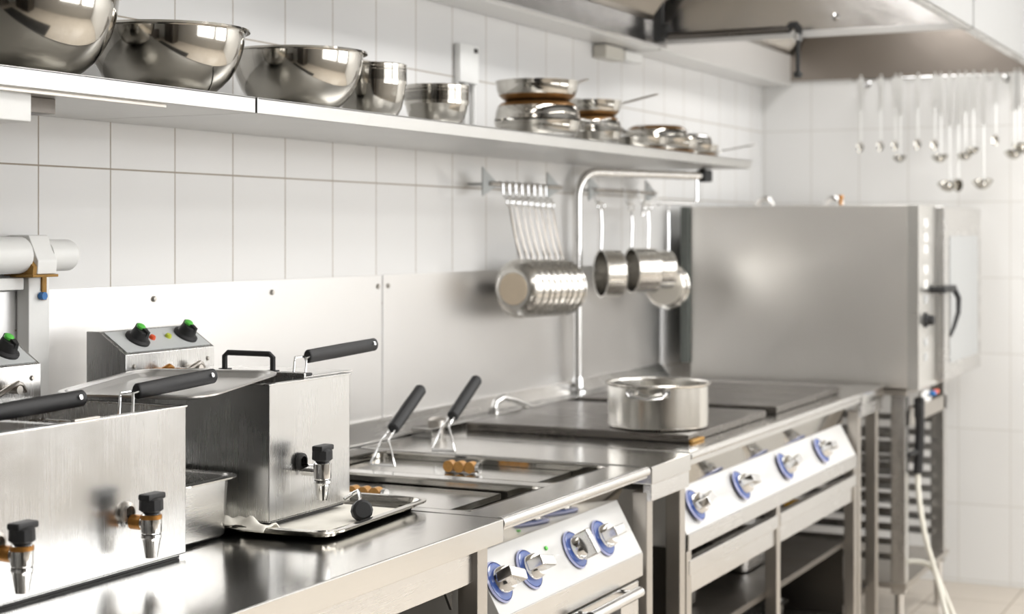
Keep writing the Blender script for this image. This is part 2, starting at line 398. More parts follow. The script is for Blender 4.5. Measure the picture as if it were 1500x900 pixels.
control_head(1.575, 1.812, t, .9); control_head(1.842, 2.106, t, .9)
tap(.510, 1.948, .967, t, True); tap(.510, 1.678, .967, t, True)
MB().box(.505, .513, 1.83, 1.885, 1.1185, 1.1225, .001).build('rim_clip', SD, t)

def basket(x0, x1, y0, y1, z0, z1, g0, g1, foot, label):
    t = thing('fryer_basket', label, 'fry basket', ((x0+x1)/2, (y0+y1)/2, z0), 'fryer baskets')
    wire_basket(x0, x1, y0, y1, z0, z1).build('mesh_basket', CH, t)
    basket_handle(g0, g1, foot, t)
    return t
basket(.25, .48, 1.85, 2.05, 1.052, 1.088, (.45, 2.042, 1.142), (.45, 2.245, 1.151), (.455, 2.012, 1.105), 'fry basket with black grip in the right tank of the twin fryer')
basket(.25, .48, 1.565, 1.78, 1.052, 1.088, (.45, 1.72, 1.138), (.45, 1.922, 1.143), (.455, 1.69, 1.105), 'fry basket with black grip at far left of the picture')

# single fryer ----------------------------------------------------
t = thing('single_fryer', 'narrow steel tabletop fryer standing in the shallow tray', 'fryer', (.36, 2.44, .893))
open_tank(.205, .512, 2.315, 2.572, .898, 1.132, ()).build('casing', SV, t)
MB().box(.22, .505, 2.33, 2.56, .8925, .898).build('foot_plate', BKM, t)
MB().box(.215, .50, 2.325, 2.562, 1.05, 1.055).build('oil', MATS['brown_oil'], t)
control_head(2.322, 2.583, t, .915)
tap(.512, 2.410, .985, t, False)
basket(.25, .48, 2.35, 2.53, 1.057, 1.10, (.45, 2.525, 1.164), (.45, 2.765, 1.172), (.455, 2.49, 1.118), 'fry basket with black grip in the single fryer behind')

# lids
t = thing('cover_plate', 'flat steel lid with black bracket handle on the single fryer', 'lid', (.36, 2.5, 1.1335))
MB().box(.212, .50, 2.442, 2.60, 1.1335, 1.1355, .0008).box(.212, .50, 2.440, 2.446, 1.1335, 1.142, .0008).build('plate', S, t)
MB().tube([(.285, 2.50, 1.1355), (.285, 2.50, 1.162), (.292, 2.50, 1.168), (.385, 2.50, 1.168), (.392, 2.50, 1.162), (.392, 2.50, 1.1355)], .0052, 8)\
    .box(.276, .296, 2.492, 2.508, 1.1355, 1.139, .001).box(.382, .402, 2.492, 2.508, 1.1355, 1.139, .001).build('bracket_handle', BK, t)
MB().box(.43, .497, 2.452, 2.472, 1.1355, 1.1405, .002).build('edge_clip', BK, t)
m = MB(); m.pan(-.125, .14, -.14, .145, .011, 0, rc=.04, flare=.010, lip=.010, M=Matrix.Translation((.365, 2.225, 1.1285)) @ Matrix.Rotation(math.radians(3.2), 4, 'X') @ Matrix.Rotation(math.radians(10), 4, 'Z'))
tag(centre(m.build('shallow_pan', SS)), 'shallow steel pan bridging the gap between the two fryers', 'pan')

# gastronorm container between the fryers, tray under the single fryer
t = thing('food_container', 'deep steel food container between the two fryers', 'container', (.33, 2.19, .88))
MB().pan(.17, .475, 2.108, 2.272, .985, .8808, rc=.03, flare=.010, lip=.012).build('pan', S, t)
MB().box(.20, .46, 2.125, 2.255, .962, .965, .001).build('contents', DG, t)
Mt = Matrix.Translation((.44, 2.47, .8808)) @ Matrix.Rotation(math.radians(4), 4, 'Z')
tag(centre(MB().pan(-.255, .195, -.195, .175, .018, 0, rc=.035, flare=.006, lip=.013, M=Mt).build('baking_tray', SP)), 'shallow shiny baking tray underneath the single fryer', 'tray')
# crumpled cloth
b = bmesh.new(); bmesh.ops.create_grid(b, x_segments=40, y_segments=26, size=.5)
for v in b.verts:
    u, q = v.co.x, v.co.y
    v.co = (.400+u*.28, 2.286+q*.05+.006*math.sin(u*9), .894+.016*(1-4*q*q)*(1+.5*math.sin(u*23+q*7)+.3*math.sin(u*41))*(1-.5*abs(u)*2)+.001)
m = MB(); m._in(b); c = m.build('cloth', CLOTH, ang=180); c.modifiers.new('t', 'SOLIDIFY').thickness = .0025
tag(centre(c), 'crumpled cream cloth tucked beside the single fryer on the tray', 'cloth')
tag(centre(MB().box(.20, .60, 2.300, 2.60, .8845, .8862, .0005).build('paper_liner', CLOTH)), 'cream paper liner lying in the tray beneath the single fryer', 'liner')
# loose drain knob with chrome pull
t = thing('drain_plug', 'black ribbed plug with a chrome pull lying in the tray', 'plug', (.60, 2.52, .884))
MB().lathe([(0, .012), (.014, .012), (.0185, .008), (.0195, 0), (.0185, -.008), (.014, -.012), (0, -.012)], frame((.605, 2.462, .904), (.7, -.7, .25)), 12).build('plug', BK, t)
MB().tube([(.597, 2.47, .908), (.578, 2.50, .924), (.565, 2.515, .928), (.553, 2.515, .922), (.545, 2.50, .914)], .0035, 8).build('pull', CH, t)

# ---------------------------------------------------------------- built-in unit A (twin wells over an oven)
t = thing('well_unit', 'floor-standing cooking unit with two open wells and four blue-ringed knobs', 'cooker', (.4, 2.97, 0))
m = MB(); Y0, Y1 = 2.628, 3.325
W1, W2 = (2.665, 2.985), (3.035, 3.315); X0, X1 = .13, .712
m.box(.055, X0, Y0, Y1, .858, .88, .002).box(X1, .80, Y0, Y1, .858, .88, .002)
for a, b in ((Y0, W1[0]), (W1[1], W2[0]), (W2[1], Y1)): m.box(X0-.002, X1+.002, a, b, .858, .88, .002)
m.build('top', ST, t)
for a, b in (W1, W2):
    MB().pan(X0+.001, X1-.001, a+.001, b-.001, .8800, .70, rc=.03, flare=.003, lip=.006).build('well', SP, t)
MB().cyl((.7925, Y0-.004, .8705), (.7925, Y1+.010, .8705), .0112).build('front_rail', S, t)
MB().prism([(.752, .858), (.757, .858), (.733, .808), (.728, .808)], 'y', Y0+.01, Y1-.006).build('upper_fascia', SP, t)
MB().prism([(.30, .808), (.733, .808), (.792, .700), (.792, .652), (.30, .652)], 'y', Y0+.004, Y1-.01, .002).build('control_panel', PNL, t)
MB().box(.785, .794, Y0+.004, Y1-.010, .648, .699, .002).build('lower_fascia', S, t)
MB().box(.06, .765, Y0+.004, Y1-.01, .12, .648, .002).build('oven_body', SD, t)
d = MB().box(.766, .788, Y0+.01, Y1-.02, .16, .640, .003).build('oven_door', S, t)
MB().box(.7885, .790, 2.99, 3.20, .25, .61, .0005).build('door_window', DG, d)
MB().cyl((.822, 2.965, .633), (.822, 3.225, .633), .0115).cyl((.788, 2.985, .633), (.822, 2.985, .633), .006).cyl((.788, 3.205, .633), (.822, 3.205, .633), .006).build('door_handle', CH, d)
for x, y in ((.12, 2.7), (.12, 3.25), (.72, 2.7), (.72, 3.25)): MB().cyl((x, y, 0), (x, y, .122), .02).build('leg', SD, t)
nrm = Vector((.108, 0, .059)).normalized()
def panel_knob(y, parent, ang, z=.757, white=False, xoff=0):
    x = .733+(.808-z)/.108*.059+xoff
    F = frame((x, y, z), nrm, (0, 1, 0)) @ Matrix.Rotation(math.radians(ang), 4, 'Z')
    k = MB().lathe([(.036, 0), (.0385, .003), (.036, .008), (.028, .010), (0, .010)], F, 36).build('knob', BLUE, parent)
    MB().lathe([(.0385, .002), (.0402, .0045), (.0375, .0075)], F, 36).build('bezel_rim', LILAC, k)
    MB().lathe([(.025, .009), (.0255, .013), (.0235, .026), (.021, .031), (0, .032)], F, 28).build('knob_body', CH, k)
    MB().box(-.027, .027, -.0105, .0105, .016, .052, .004, F).build('grip', S if not white else CH, k)
for y, a in ((2.672, 70), (2.800, 78), (3.012, 5), (3.155, 90)): panel_knob(y, t, a, z=.752)
MB().lathe([(.0045, 0), (.004, .003), (0, .004)], frame((.733+.32*.059+.001, 2.905, .774), nrm), 12).build('indicator_lamp', GREEN, t)

def well_lid(y0, y1, x1, z, label, cy, tilt=0):
    t = thing('cover_plate', label, 'lid', ((.15+x1)/2, (y0+y1)/2, z), 'lids over the wells')
    MB().box(.145, x1, y0, y1, z, z+.002, .0007).box(x1-.002, x1, y0, y1, z-.010, z+.002, .0006).build('plate', ST, t)
    h = MB()
    for k in range(3): h.cyl((.395+k*.026, cy-.010, z+.0165), (.395+k*.026, cy+.010, z+.0165), .0125, 18)
    h.build('wooden_knob', WOOD, t, 'amber wooden knob of three discs')
    MB().box(.383, .46, cy-.003, cy+.003, z+.002, z+.008, .001).cyl((.462, cy, z+.016), (.47, cy, z+.016), .011).build('knob_bracket', CH, t)
well_lid(2.675, 2.965, .625, .862, 'lid of the well beside the tray, wooden knob half hidden by it', 2.775)
well_lid(3.045, 3.305, .628, .862, 'lid of the well nearer the hot plate, wooden knob in plain view', 3.175)
for i, (by, fy, lab) in enumerate(((3.10, 3.098, 'fry basket with upright black grip over the well beside the single fryer'), (3.38, 3.375, 'fry basket with upright black grip nearer the hot plate'))):
    z = .8812
    t = thing('fryer_basket', lab, 'fry basket', (.27, by, z), 'fryer baskets')
    p0 = Vector((.268, fy+.045, .955)); p1 = Vector((.268, fy+.175, 1.035))
    m = MB()
    for s, f in ((-1, 0), (1, .006)):
        m.tube([p0+Vector((s*.006, .01, .006)), p0+Vector((s*.006, 0, 0)), p0+Vector((s*.009, -.032, -.02)), Vector((.268+s*.028, fy+f, z+.004)), Vector((.268+s*.028, fy+f+.002, z))], .0021, 8)
    m.tube([(.240, fy, z), (.296, fy+.006, z)], .0028, 8)
    m.build('handle_wire', CH, t)
    d = (p1-p0).normalized(); L = (p1-p0).length
    MB().lathe([(0, 0), (.011, .0008), (.0140, .004), (.0148, L*.5), (.0140, L-.006), (.011, L-.001), (0, L)], frame(p0, d), 20).build('grip', BK, t)

# ---------------------------------------------------------------- filler tables
def filler(y0, y1, label, legs, zf=.803):
    t = thing('filler_table', label, 'table', (.4, (y0+y1)/2, 0), 'filler tables between the cookers')
    MB().box(.055, .803, y0, y1, .84, .88, .003).build('worktop', ST, t)
    for a, b in ((.780, .800), (.06, .10)): MB().box(a, b, y0+.004, y1-.004, zf, .84, .002).build('frame_rail', S, t)
    for y in legs:
        leg(.772, y, zf+.02, .036).build('leg', SD, t); leg(.08, y, zf+.02, .036).build('leg', SD, t)
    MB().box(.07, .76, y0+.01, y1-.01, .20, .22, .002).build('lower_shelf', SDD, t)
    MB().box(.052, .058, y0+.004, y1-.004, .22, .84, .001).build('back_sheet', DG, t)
filler(3.345, 3.592, 'narrow steel filler table between the well unit and the range', (3.366, 3.572))
filler(5.17, 5.455, 'narrow steel filler table between the range and the oven', (5.19, 5.42))

# ---------------------------------------------------------------- range with hot plates
t = thing('range', 'steel range with two dark hot plates and an open cupboard base', 'cooker', (.4, 4.38, 0))
R0, R1 = 3.598, 5.163
m = MB().box(.055, .80, R0, R1, .85, .882, .003).box(.055, .115, R0, R1, .882, .90, .002)
m.build('top', ST, t)
for a, b in ((3.742, 4.36), (4.455, 5.13)):
    MB().box(.135, .742, a, b, .8825, .903, .004).build('hot_plate', SDK, t, 'dark iron hot plate')
MB().box(.742, .752, 3.745, 3.83, .8825, .890, .002).build('drip_edge', RUST, t, 'brown burnt drip edge')
MB().cyl((.7935, R0, .8705), (.7935, R1, .8705), .0095).build('front_rail', S, t)
MB().prism([(.752, .855), (.757, .855), (.740, .784), (.735, .784)], 'y', R0+.01, R1-.006).build('upper_fascia', SP, t)
MB().prism([(.30, .784), (.740, .784), (.792, .684), (.792, .655), (.30, .655)], 'y', R0+.004, R1-.02, .002).build('control_panel', PNL, t)
MB().box(.784, .794, R0+.004, R1-.02, .650, .689, .002).build('lower_fascia', S, t)
for y in (3.70, 4.045, 4.43, 4.80): panel_knob(y, t, 90+12*math.sin(y*9), z=.740, white=True, xoff=.0005)
for a, b in ((R0+.01, 4.300), (4.325, R1-.03)):
    MB().box(.772, .794, a, b, .592, .628, .003).box(.768, .786, a, b, .545, .592, .002).build('cross_rail', S, t)
for y in (R0+.012, 4.3125, R1-.03):
    for x in (.775, .08): leg(x, y, .65, .034).build('leg', SD, t)
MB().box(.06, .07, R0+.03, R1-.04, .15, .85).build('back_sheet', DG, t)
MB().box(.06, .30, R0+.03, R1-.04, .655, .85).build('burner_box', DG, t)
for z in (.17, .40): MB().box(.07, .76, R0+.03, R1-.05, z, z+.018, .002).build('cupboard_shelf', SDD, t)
MB().box(.075, .755, R0-.001, R0+.002, .15, .655, .0005).build('side_panel', SDD, t)  # dark sheet added to keep the gap beside the range dark
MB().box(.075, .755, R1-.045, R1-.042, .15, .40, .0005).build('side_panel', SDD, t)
# things in the cupboard
t = thing('gas_valve', 'small valve with yellow lever under the right end of the range', 'valve', (.60, 4.74, .55))
MB().cyl((.55, 4.70, .57), (.70, 4.70, .57), .014).cyl((.70, 4.70, .57), (.70, 4.70, .655), .010).cyl((.55, 4.70, .57), (.55, 4.70, .655), .010).build('body', S, t)
MB().box(.69, .73, 4.69, 4.75, .585, .60, .003).build('lever', simple('yellow_paint', (.75, .45, .05), .4), t)
for i, (x, y, z, lab) in enumerate(((.45, 4.62, .4185, 'steel pan on the upper shelf of the range cupboard, right bay'), (.45, 3.95, .4185, 'steel pan on the upper shelf of the range cupboard, left bay'), (.45, 4.72, .1885, 'steel pan on the bottom shelf of the range cupboard'))):
    tag(centre(MB().pan(x-.20, x+.20, y-.14, y+.14, z+.09, z, rc=.03, flare=.01, lip=.012).build('food_container', S)), lab, 'container', 'food containers in the range cupboard')

# stock pot
t = thing('stock_pot', 'wide steel pot with loop handles standing on the hot plate', 'pot', (.612, 3.875, .9035))
P = Matrix.Translation((.612, 3.875, .9035)); R = .127
MB().lathe([(0, 0), (R-.006, 0), (R-.001, .004), (R, .010), (R, .104), (R+.006, .108), (R+.007, .111), (R+.004, .113), (R-.001, .112), (R-.003, .106), (R-.003, .008), (R-.01, .004), (0, .004)], P, 64).build('body', steel('pot_steel', col=(.68, .66, .62), rough=.22, stretch=(60, 60, 1), wave=.05), t)
for a in (-80, 100):
    F = P @ Matrix.Rotation(math.radians(a), 4, 'Z')
    MB().tube([(R-.004, -.047, .094), (R+.014, -.047, .094), (R+.022, -.041, .088), (R+.024, 0, .082), (R+.022, .041, .088), (R+.014, .047, .094), (R-.004, .047, .094)], .0046, 8, M=F)\
        .box(R-.002, R+.003, -.056, -.038, .084, .102, .001, F).box(R-.002, R+.003, .038, .056, .084, .102, .001, F).build('handle', CH, t)

# lever / spout behind the wells
tag(centre(MB().tube([(.075, 4.02, .905), (.076, 4.03, .925), (.085, 4.06, .936), (.095, 4.11, .925), (.105, 4.20, .896)], .009, 12).cyl((.075, 4.02, .9005), (.075, 4.02, .912), .015).build('spout', S)), 'short bent steel spout at the back of the range', 'spout')
t = thing('control_knob', 'small brown-steel knob at the back between wells and hot plate', 'knob', (.10, 3.655, .8825))
MB().lathe([(.018, 0), (.018, .012), (.024, .016), (.024, .034), (.014, .040), (0, .040)], Matrix.Translation((.10, 3.655, .8825)), 20).build('cap', SD, t)

# ---------------------------------------------------------------- swing pipe (pot filler)
t = thing('pot_filler', 'tall bent steel pipe rising from the back of the counter', 'pipe', (.04, 4.67, .9))
B = Vector((.045, 4.655, 0)); E_ = Vector((.262, 5.19, 0)); dv = (E_-B).normalized()
pts = [(B.x, B.y, .905), (B.x, B.y, 1.50)]
for k in range(1, 9):
    a = PI/2*k/8; p = B+dv*(.08*(1-math.cos(a))); pts.append((p.x, p.y, 1.50+.08*math.sin(a)))
pts.append((E_.x, E_.y, 1.58))
MB().tube(pts, .0135, 16).build('riser', S, t)
MB().lathe([(.030, 0), (.030, .006), (.020, .012), (.018, .04), (.015, .045)], Matrix.Translation((B.x, B.y, .8995)), 24).build('base_collar', CH, t)
MB().box(-.02, .02, -.02, .02, -.012, .03, .006, frame(E_+Vector((0, 0, 1.58)), dv)).cyl((E_.x, E_.y, 1.58), (E_.x, E_.y, 1.605), .010).build('valve_knob', BK, t)
q = E_-dv*.03; r0 = q-dv*.25
MB().tube([(q.x, q.y, 1.575), (q.x, q.y, 1.497), (q.x-dv.x*.012, q.y-dv.y*.012, 1.487), (r0.x, r0.y, 1.49), (r0.x, r0.y-.01, 1.47), (r0.x, r0.y-.015, 1.445)], .0052, 10).build('side_spout', CH, t)

# ---------------------------------------------------------------- combi oven on its rack stand
t = thing('combi_oven', 'large steel oven at the far end with black door handle', 'oven', (.5, 6.0, .86))
MB().box(.10, .868, 5.52, 6.50, .868, 1.485, .004).build('cabinet', SO, t)
MB().box(.866, .905, 5.52, 5.80, .862, 1.486, .003).build('control_column', steel('column_steel', (.80, .79, .76), .3, wave=.1), t)
d = MB().box(.868, .93, 5.81, 6.50, .872, 1.484, .006).build('oven_door', S, t)
MB().box(.9305, .9325, 5.90, 6.42, .93, 1.38, .001).build('door_glass', simple('pale_door_glass', (.42, .43, .43), .35), d)
dh = MB().cyl((.905, 5.70, 1.195), (.945, 5.70, 1.195), .012).box(.935, .957, 5.685, 5.90, 1.183, 1.207, .006)
dh.tube([(.948, 5.885, 1.195), (.962, 5.90, 1.16), (.962, 5.895, 1.11), (.952, 5.87, 1.06), (.945, 5.84, 1.03)], .011, 10, r1=.006).build('door_handle', BK, d)
c_ = [ob for ob in bpy.data.objects if ob.parent == t and ob.name.startswith('control_column')][0]
MB().lathe([(.026, 0), (.026, .006), (.018, .010), (.016, .03), (0, .032)], frame((.905, 5.62, 1.095), (1, 0, 0)), 20).build('knob', BK, c_)
for i, z in enumerate((1.425, 1.375, 1.335, 1.265, 1.215, 1.165, 1.02, .97)):
    MB().box(.905, .908, 5.60, 5.65, z-.014, z+.014, .001).build('display', WH if i < 3 or i in (3, 4) else simple('grey_label', (.45, .46, .46), .4) if 'grey_label' not in MATS else MATS['grey_label'], c_)
MB().box(.068, .098, 5.50, 6.45, .93, 1.483, .003).build('rear_strip', simple('dark_green_grey', (.10, .11, .10), .5), t)  # dark upright slab between the oven cabinet and the wall
MB().cyl((.62, 5.60, 1.485), (.62, 5.60, 1.51), .006).lathe([(.004, 0), (.010, .004), (.010, .012), (0, .014)], Matrix.Translation((.62, 5.60, 1.508)), 14).build('brass_valve', BRASS, t)
for x, y in ((.30, 5.75), (.54, 5.80)):
    MB().tube(arc((x, y, 1.485), .03, 0, 180, 8, 'xz'), .010, 10).build('vent_elbow', S, t)

t = thing('oven_stand', 'open steel rack stand under the oven with pan runners', 'stand', (.5, 5.9, 0))
MB().box(.12, .86, 5.54, 6.24, .842, .862, .002).build('top_frame', SD, t)
MB().box(.12, .86, 5.54, 6.24, .19, .21, .002).build('bottom_shelf', SD, t)
MB().box(.83, .855, 5.55, 6.22, .735, .790, .002).build('cross_rail', SD, t)
for x, y in ((.83, 5.57), (.83, 6.20), (.15, 5.57), (.15, 6.20)):
    s = .05
    MB().box(x-s/2, x+s/2, y-s/2, y+s/2, .17, .842, .003).cyl((x, y, 0), (x, y, .17), .016).build('leg', S, t)
for k in range(9):
    z = .69-.052*k
    for y0, y1 in ((5.60, 5.63), (6.145, 6.175)):
        MB().box(.15, .82, y0, y1, z, z+.003).box(.15, .82, (y0 if y0 < 6 else y1-.003), (y0+.003 if y0 < 6 else y1), z, z+.022, .001).build('runner', S, t)
# spray hose
t = thing('spray_gun', 'black spray gun hung on the oven stand', 'hose gun', (.90, 5.66, .56))
MB().tube([(.880, 5.63, .81), (.883, 5.64, .74), (.880, 5.645, .66), (.874, 5.65, .57)], .016, 12).box(.866, .896, 5.62, 5.66, .76, .83, .006).build('body', BK, t)
MB().tube([(.878, 5.645, .645), (.862, 5.61, .64), (.8555, 5.59, .638)], .010, 10).build('holder', BKM, t)
MB().lathe([(.020, 0), (.024, .008), (.021, .022), (.012, .027), (0, .027)], frame((.885, 5.68, .825), (.6, -.6, .4)), 18).build('nozzle_guard', WH, t)
MB().box(.915, .93, 5.69, 5.73, .838, .852, .003).build('red_tab', RED, t); MB().box(.912, .93, 5.655, 5.685, .835, .85, .003).build('blue_tab', BLUEP, t)
def smooth(pts, n=8):
    P = [Vector(p) for p in pts]; P = [P[0]*2-P[1]]+P+[P[-1]*2-P[-2]]; out = []
    for i in range(1, len(P)-2):
        for k in range(n):
            s = k/n; a, b, c, d = P[i-1:i+3]
            out.append(.5*((2*b)+(c-a)*s+(2*a-5*b+4*c-d)*s*s+(3*b-a-3*c+d)*s**3))
    return out+[P[-2]]
tag(centre(MB().tube(smooth([(.874, 5.65, .57), (.876, 5.65, .50), (.895, 5.66, .36), (.93, 5.68, .22), (.97, 5.66, .09), (1.02, 5.60, .02), (1.10, 5.45, .012), (1.20, 5.10, .012)]), .0095, 12).build('water_hose', HOSEM)), 'cream rubber hose hanging from the spray gun to the floor', 'hose')
tag(centre(MB().tube(smooth([(.80, 5.66, .25), (.86, 5.68, .262), (.91, 5.70, .24), (.95, 5.72, .15), (1.0, 5.70, .05), (1.08, 5.55, .012), (1.22, 5.2, .012)]), .0085, 12).build('water_hose', HOSEM)), 'cream hose coming out from under the oven stand', 'hose')

# ---------------------------------------------------------------- wall shelf
def shelf(y0, y1, label, z=1.633):
    t = thing('wall_shelf', label, 'shelf', (.2, (y0+y1)/2, z-.03), 'wall shelves end to end')
    MB().box(.003, .402, y0, y1, z-.004, z, .001).box(.396, .402, y0, y1, z-.029, z, .0015).box(.37, .40, y0, y1, z-.029, z-.026, .0008)\
        .box(.003, .40, y0, y1, z-.0285, z-.0265, .0008).build('board', steel('shelf_steel', (.58, .575, .56), .34, (60, .5, 60), bump=.02, wave=.1) if 'shelf_steel' not in MATS else MATS['shelf_steel'], t)
    return t
sh = shelf(1.2, 2.432, 'left steel wall shelf carrying the two biggest bowls')
MB().box(.12, .29, 1.60, 2.04, 1.580, 1.6042, .001).build('stiffener', SDD, sh)
MB().box(.380, .386, 1.60, 2.20, 1.598, 1.6042, .001).build('stiffener_edge', SD, sh)
shelf(2.438, 5.281, 'long right steel wall shelf carrying bowls and frying pans')
tag(centre(MB().box(.31, .372, 1.62, 1.897, 1.556, 1.6043, .004).build('cover_box', WH)), 'white box fixed under the front of the left shelf at the picture edge', 'box')

def bowl(name, x, y, r, h, label, stack=1, rim=.008, deep=False, lipz=.0):
    z0 = 1.6335
    def prof(r, h, off=0):
        out = []; inn = []; n = 14
        for k in range(n+1):
            a = PI/2*k/n
            if deep: rr, zz = r*(.52+.48*math.sin(a)**.8), h*(1-math.cos(a))**1.0*.62+(.38*h if k == n else 0)
            else: rr, zz = r*(.34+.66*math.sin(a)**.95), h*(1-math.cos(a))**.92
            out.append((rr, zz))
        inn = [(max(a-.0016, 0), b+.0016 if k < n else b) for k, (a, b) in enumerate(out)]
        P = [(0, 0)]+out+[(r+rim, h+.001), (r+rim+.001, h-.003), (r+rim*.5, h-.004)]+[(r+.001, h-.002)]+inn[::-1][1:]+[(0, .0018)]
        return P
    o = tag(centre(MB().lathe(prof(r, h), Matrix.Translation((x, y, z0)), 72).build(name, SP, ang=60)), label, 'bowl')
    return o
bowl('mixing_bowl', .235, 2.02, .155, .145, 'largest shiny mixing bowl at the left end of the shelf, cut by the picture edge')
bowl('mixing_bowl', .225, 2.405, .142, .125, 'shiny mixing bowl second from the left on the shelf')
bowl('mixing_bowl', .230, 2.825, .134, .125, 'shiny mixing bowl just right of the joint between the two shelves')
# nested deep bowls
def deep_bowls(x, y, r, h, labels, n=3, step=.0065):
    for k in range(n):
        z0 = 1.6335+k*step
        p = [(0, 0), (r*.55, .0), (r*.72, h*.08), (r*.88, h*.27), (r*.965, h*.5), (r*.995, h-.034), (r*1.03, h-.031), (r*1.03, h-.003), (r*1.04, h-.001), (r*1.02, h), (r*1.01, h-.004), (r*.98, h-.036), (r*.95, h*.5), (r*.86, h*.28), (r*.70, h*.095), (r*.54, .002), (0, .002)]
        o = MB().lathe(p, Matrix.Translation((x, y, z0)), 56).build('nested_bowl', SP, ang=60)
        tag(centre(o), labels[k], 'bowl', 'nested deep bowls')
deep_bowls(.23, 3.115, .076, .114, ('taller nested deep bowls beside the third mixing bowl, lowest of the nest', 'taller nested deep bowls beside the third mixing bowl, middle of the nest', 'taller nested deep bowls beside the third mixing bowl, top of the nest'))
deep_bowls(.24, 3.395, .074, .090, ('smaller nested deep bowls left of the wall bracket, lowest of the nest', 'smaller nested deep bowls left of the wall bracket, middle of the nest', 'smaller nested deep bowls left of the wall bracket, top of the nest'))
t = thing('wall_bracket', 'white slotted upright bracket on the wall behind the shelf', 'bracket', (.02, 3.97, 1.636))
MB().box(.002, .022, 3.925, 4.035, 1.80, 1.905, .003).box(.002, .012, 3.925, 3.937, 1.636, 1.80, .001).box(.002, .012, 4.023, 4.035, 1.636, 1.80, .001).box(.002, .012, 3.97, 3.99, 1.636, 1.80, .001).build('upright', WH, t)
MB().box(.022, .026, 4.005, 4.022, 1.885, 1.897, .001).build('slot', DG, t)

# ---------------------------------------------------------------- frying pans on the shelf
def pan_obj(name, r, h, hl, elev, label, loc, rotz, flip=False, grease=True, dark=False, group='frying pans on the shelf'):
    t = thing(name, label, 'pan', (0, 0, 0), group)
    rb = r*.75
    MB().lathe([(rb, .001), (rb+.004, .003), (r*.85, h*.10), (r*.93, h*.28), (r*.98, h*.52), (r, h*.8), (r, h), (r+.003, h+.0008), (r+.002, h-.002), (r*.97, h*.52), (r*.92, h*.30), (r*.84, h*.12), (rb-.002, .004), (0, .004), (0, .0008)], None, 48).build('body', SP, t)
    MB().lathe([(0, 0), (rb+.001, 0), (rb+.004, .0014), (r*.855, h*.10), (r*.935, h*.28), (r*.934, h*.29), (r*.85, h*.115), (rb, .003), (0, .0012)], None, 48).build('base', GREASE if grease else S, t, 'brown scorched base' if grease else None)
    e = math.radians(elev); c, s_ = math.cos(e), math.sin(e)
    m = MB(); p0 = Vector((r-.004, 0, h*.75)); p1 = p0+Vector((c, 0, s_))*hl
    F = frame(p0, p1-p0, (0, 1, 0))
    b = bmesh.new(); n = 8; rings = []
    for k in range(n+1):
        q = k/n; wd = .009+.004*math.sin(PI*q)+.002*q; th = .0028
        rings.append([b.verts.new((a*th, bb*wd, q*hl)) for a, bb in ((1, .7), (1.3, 0), (1, -.7), (.3, -1), (-.5, -.8), (-.8, 0), (-.5, .8), (.3, 1))])
    for A, B in zip(rings, rings[1:]):
        for k in range(8): b.faces.new((A[k], A[(k+1) % 8], B[(k+1) % 8], B[k]))
    b.faces.new(rings[0]); b.faces.new(rings[-1]); bmesh.ops.recalc_face_normals(b, faces=b.faces)
    m._in(b, F); m.build('handle', SD if dark else S, t)
    rv = MB()
    for yy in (-.008, .008): rv.lathe([(.004, 0), (.003, .002), (0, .003)], frame((r-.003, yy, h*.78), (-1, 0, 0)), 10)
    rv.build('rivet', CH, t)
    t.location = loc
    t.rotation_euler = (PI if flip else 0, 0, rotz)
    return t
Z = 1.634
D = math.radians
pan_obj('frying_pan', .112, .047, .17, 12, 'bottom frying pan of the tall stack, upright on the shelf', (.262, 3.905, Z), D(70), grease=False)
pan_obj('frying_pan', .112, .048, .18, 8, 'upturned frying pan in the middle of the tall stack', (.262, 3.905, Z+.101), D(62), flip=True)
pan_obj('frying_pan', .108, .050, .17, 14, 'topmost frying pan of the tall stack', (.262, 3.902, Z+.1025), D(85), dark=True)
pan_obj('frying_pan', .078, .040, .14, 10, 'small bottom pan of the second stack, upright on the shelf', (.262, 4.27, Z), D(98), grease=False)
pan_obj('frying_pan', .078, .042, .02, 10, 'upturned small pan in the middle of the second stack', (.262, 4.275, Z+.0855), D(250), flip=True)
pan_obj('frying_pan', .078, .042, .21, 13, 'small topmost pan of the second stack with long dark raised handle', (.262, 4.275, Z+.087), D(72), dark=True)
more = [(.095, .040, .18, 14, (.27, 4.58, Z), 75, 0, 'low pan with brown base beside the second stack'),
        (.100, .046, .27, 9, (.28, 4.80, Z), 262, 0, 'pan under the upturned one, its handle pointing back over the low pan'),
        (.098, .042, .16, 2, (.25, 4.80, Z+.089), 262, 1, 'upturned pan with dark base atop the low pans'),
        (.080, .038, .26, 13, (.29, 5.02, Z), 260, 0, 'small pan near the right end of the shelf, handle towards the viewer'),
        (.078, .036, .16, -3, (.27, 5.03, Z+.075), 95, 1, 'small upturned pan near the right end of the shelf'),
        (.070, .030, .40, 7, (.25, 5.17, Z), 84, 0, 'last small pan, its handle reaching past the shelf end')]
for r, h, hl, el, loc, rz, fl, lab in more: pan_obj('frying_pan', r, h, hl, el, lab, loc, D(rz), flip=bool(fl), grease=not fl or r > .09)

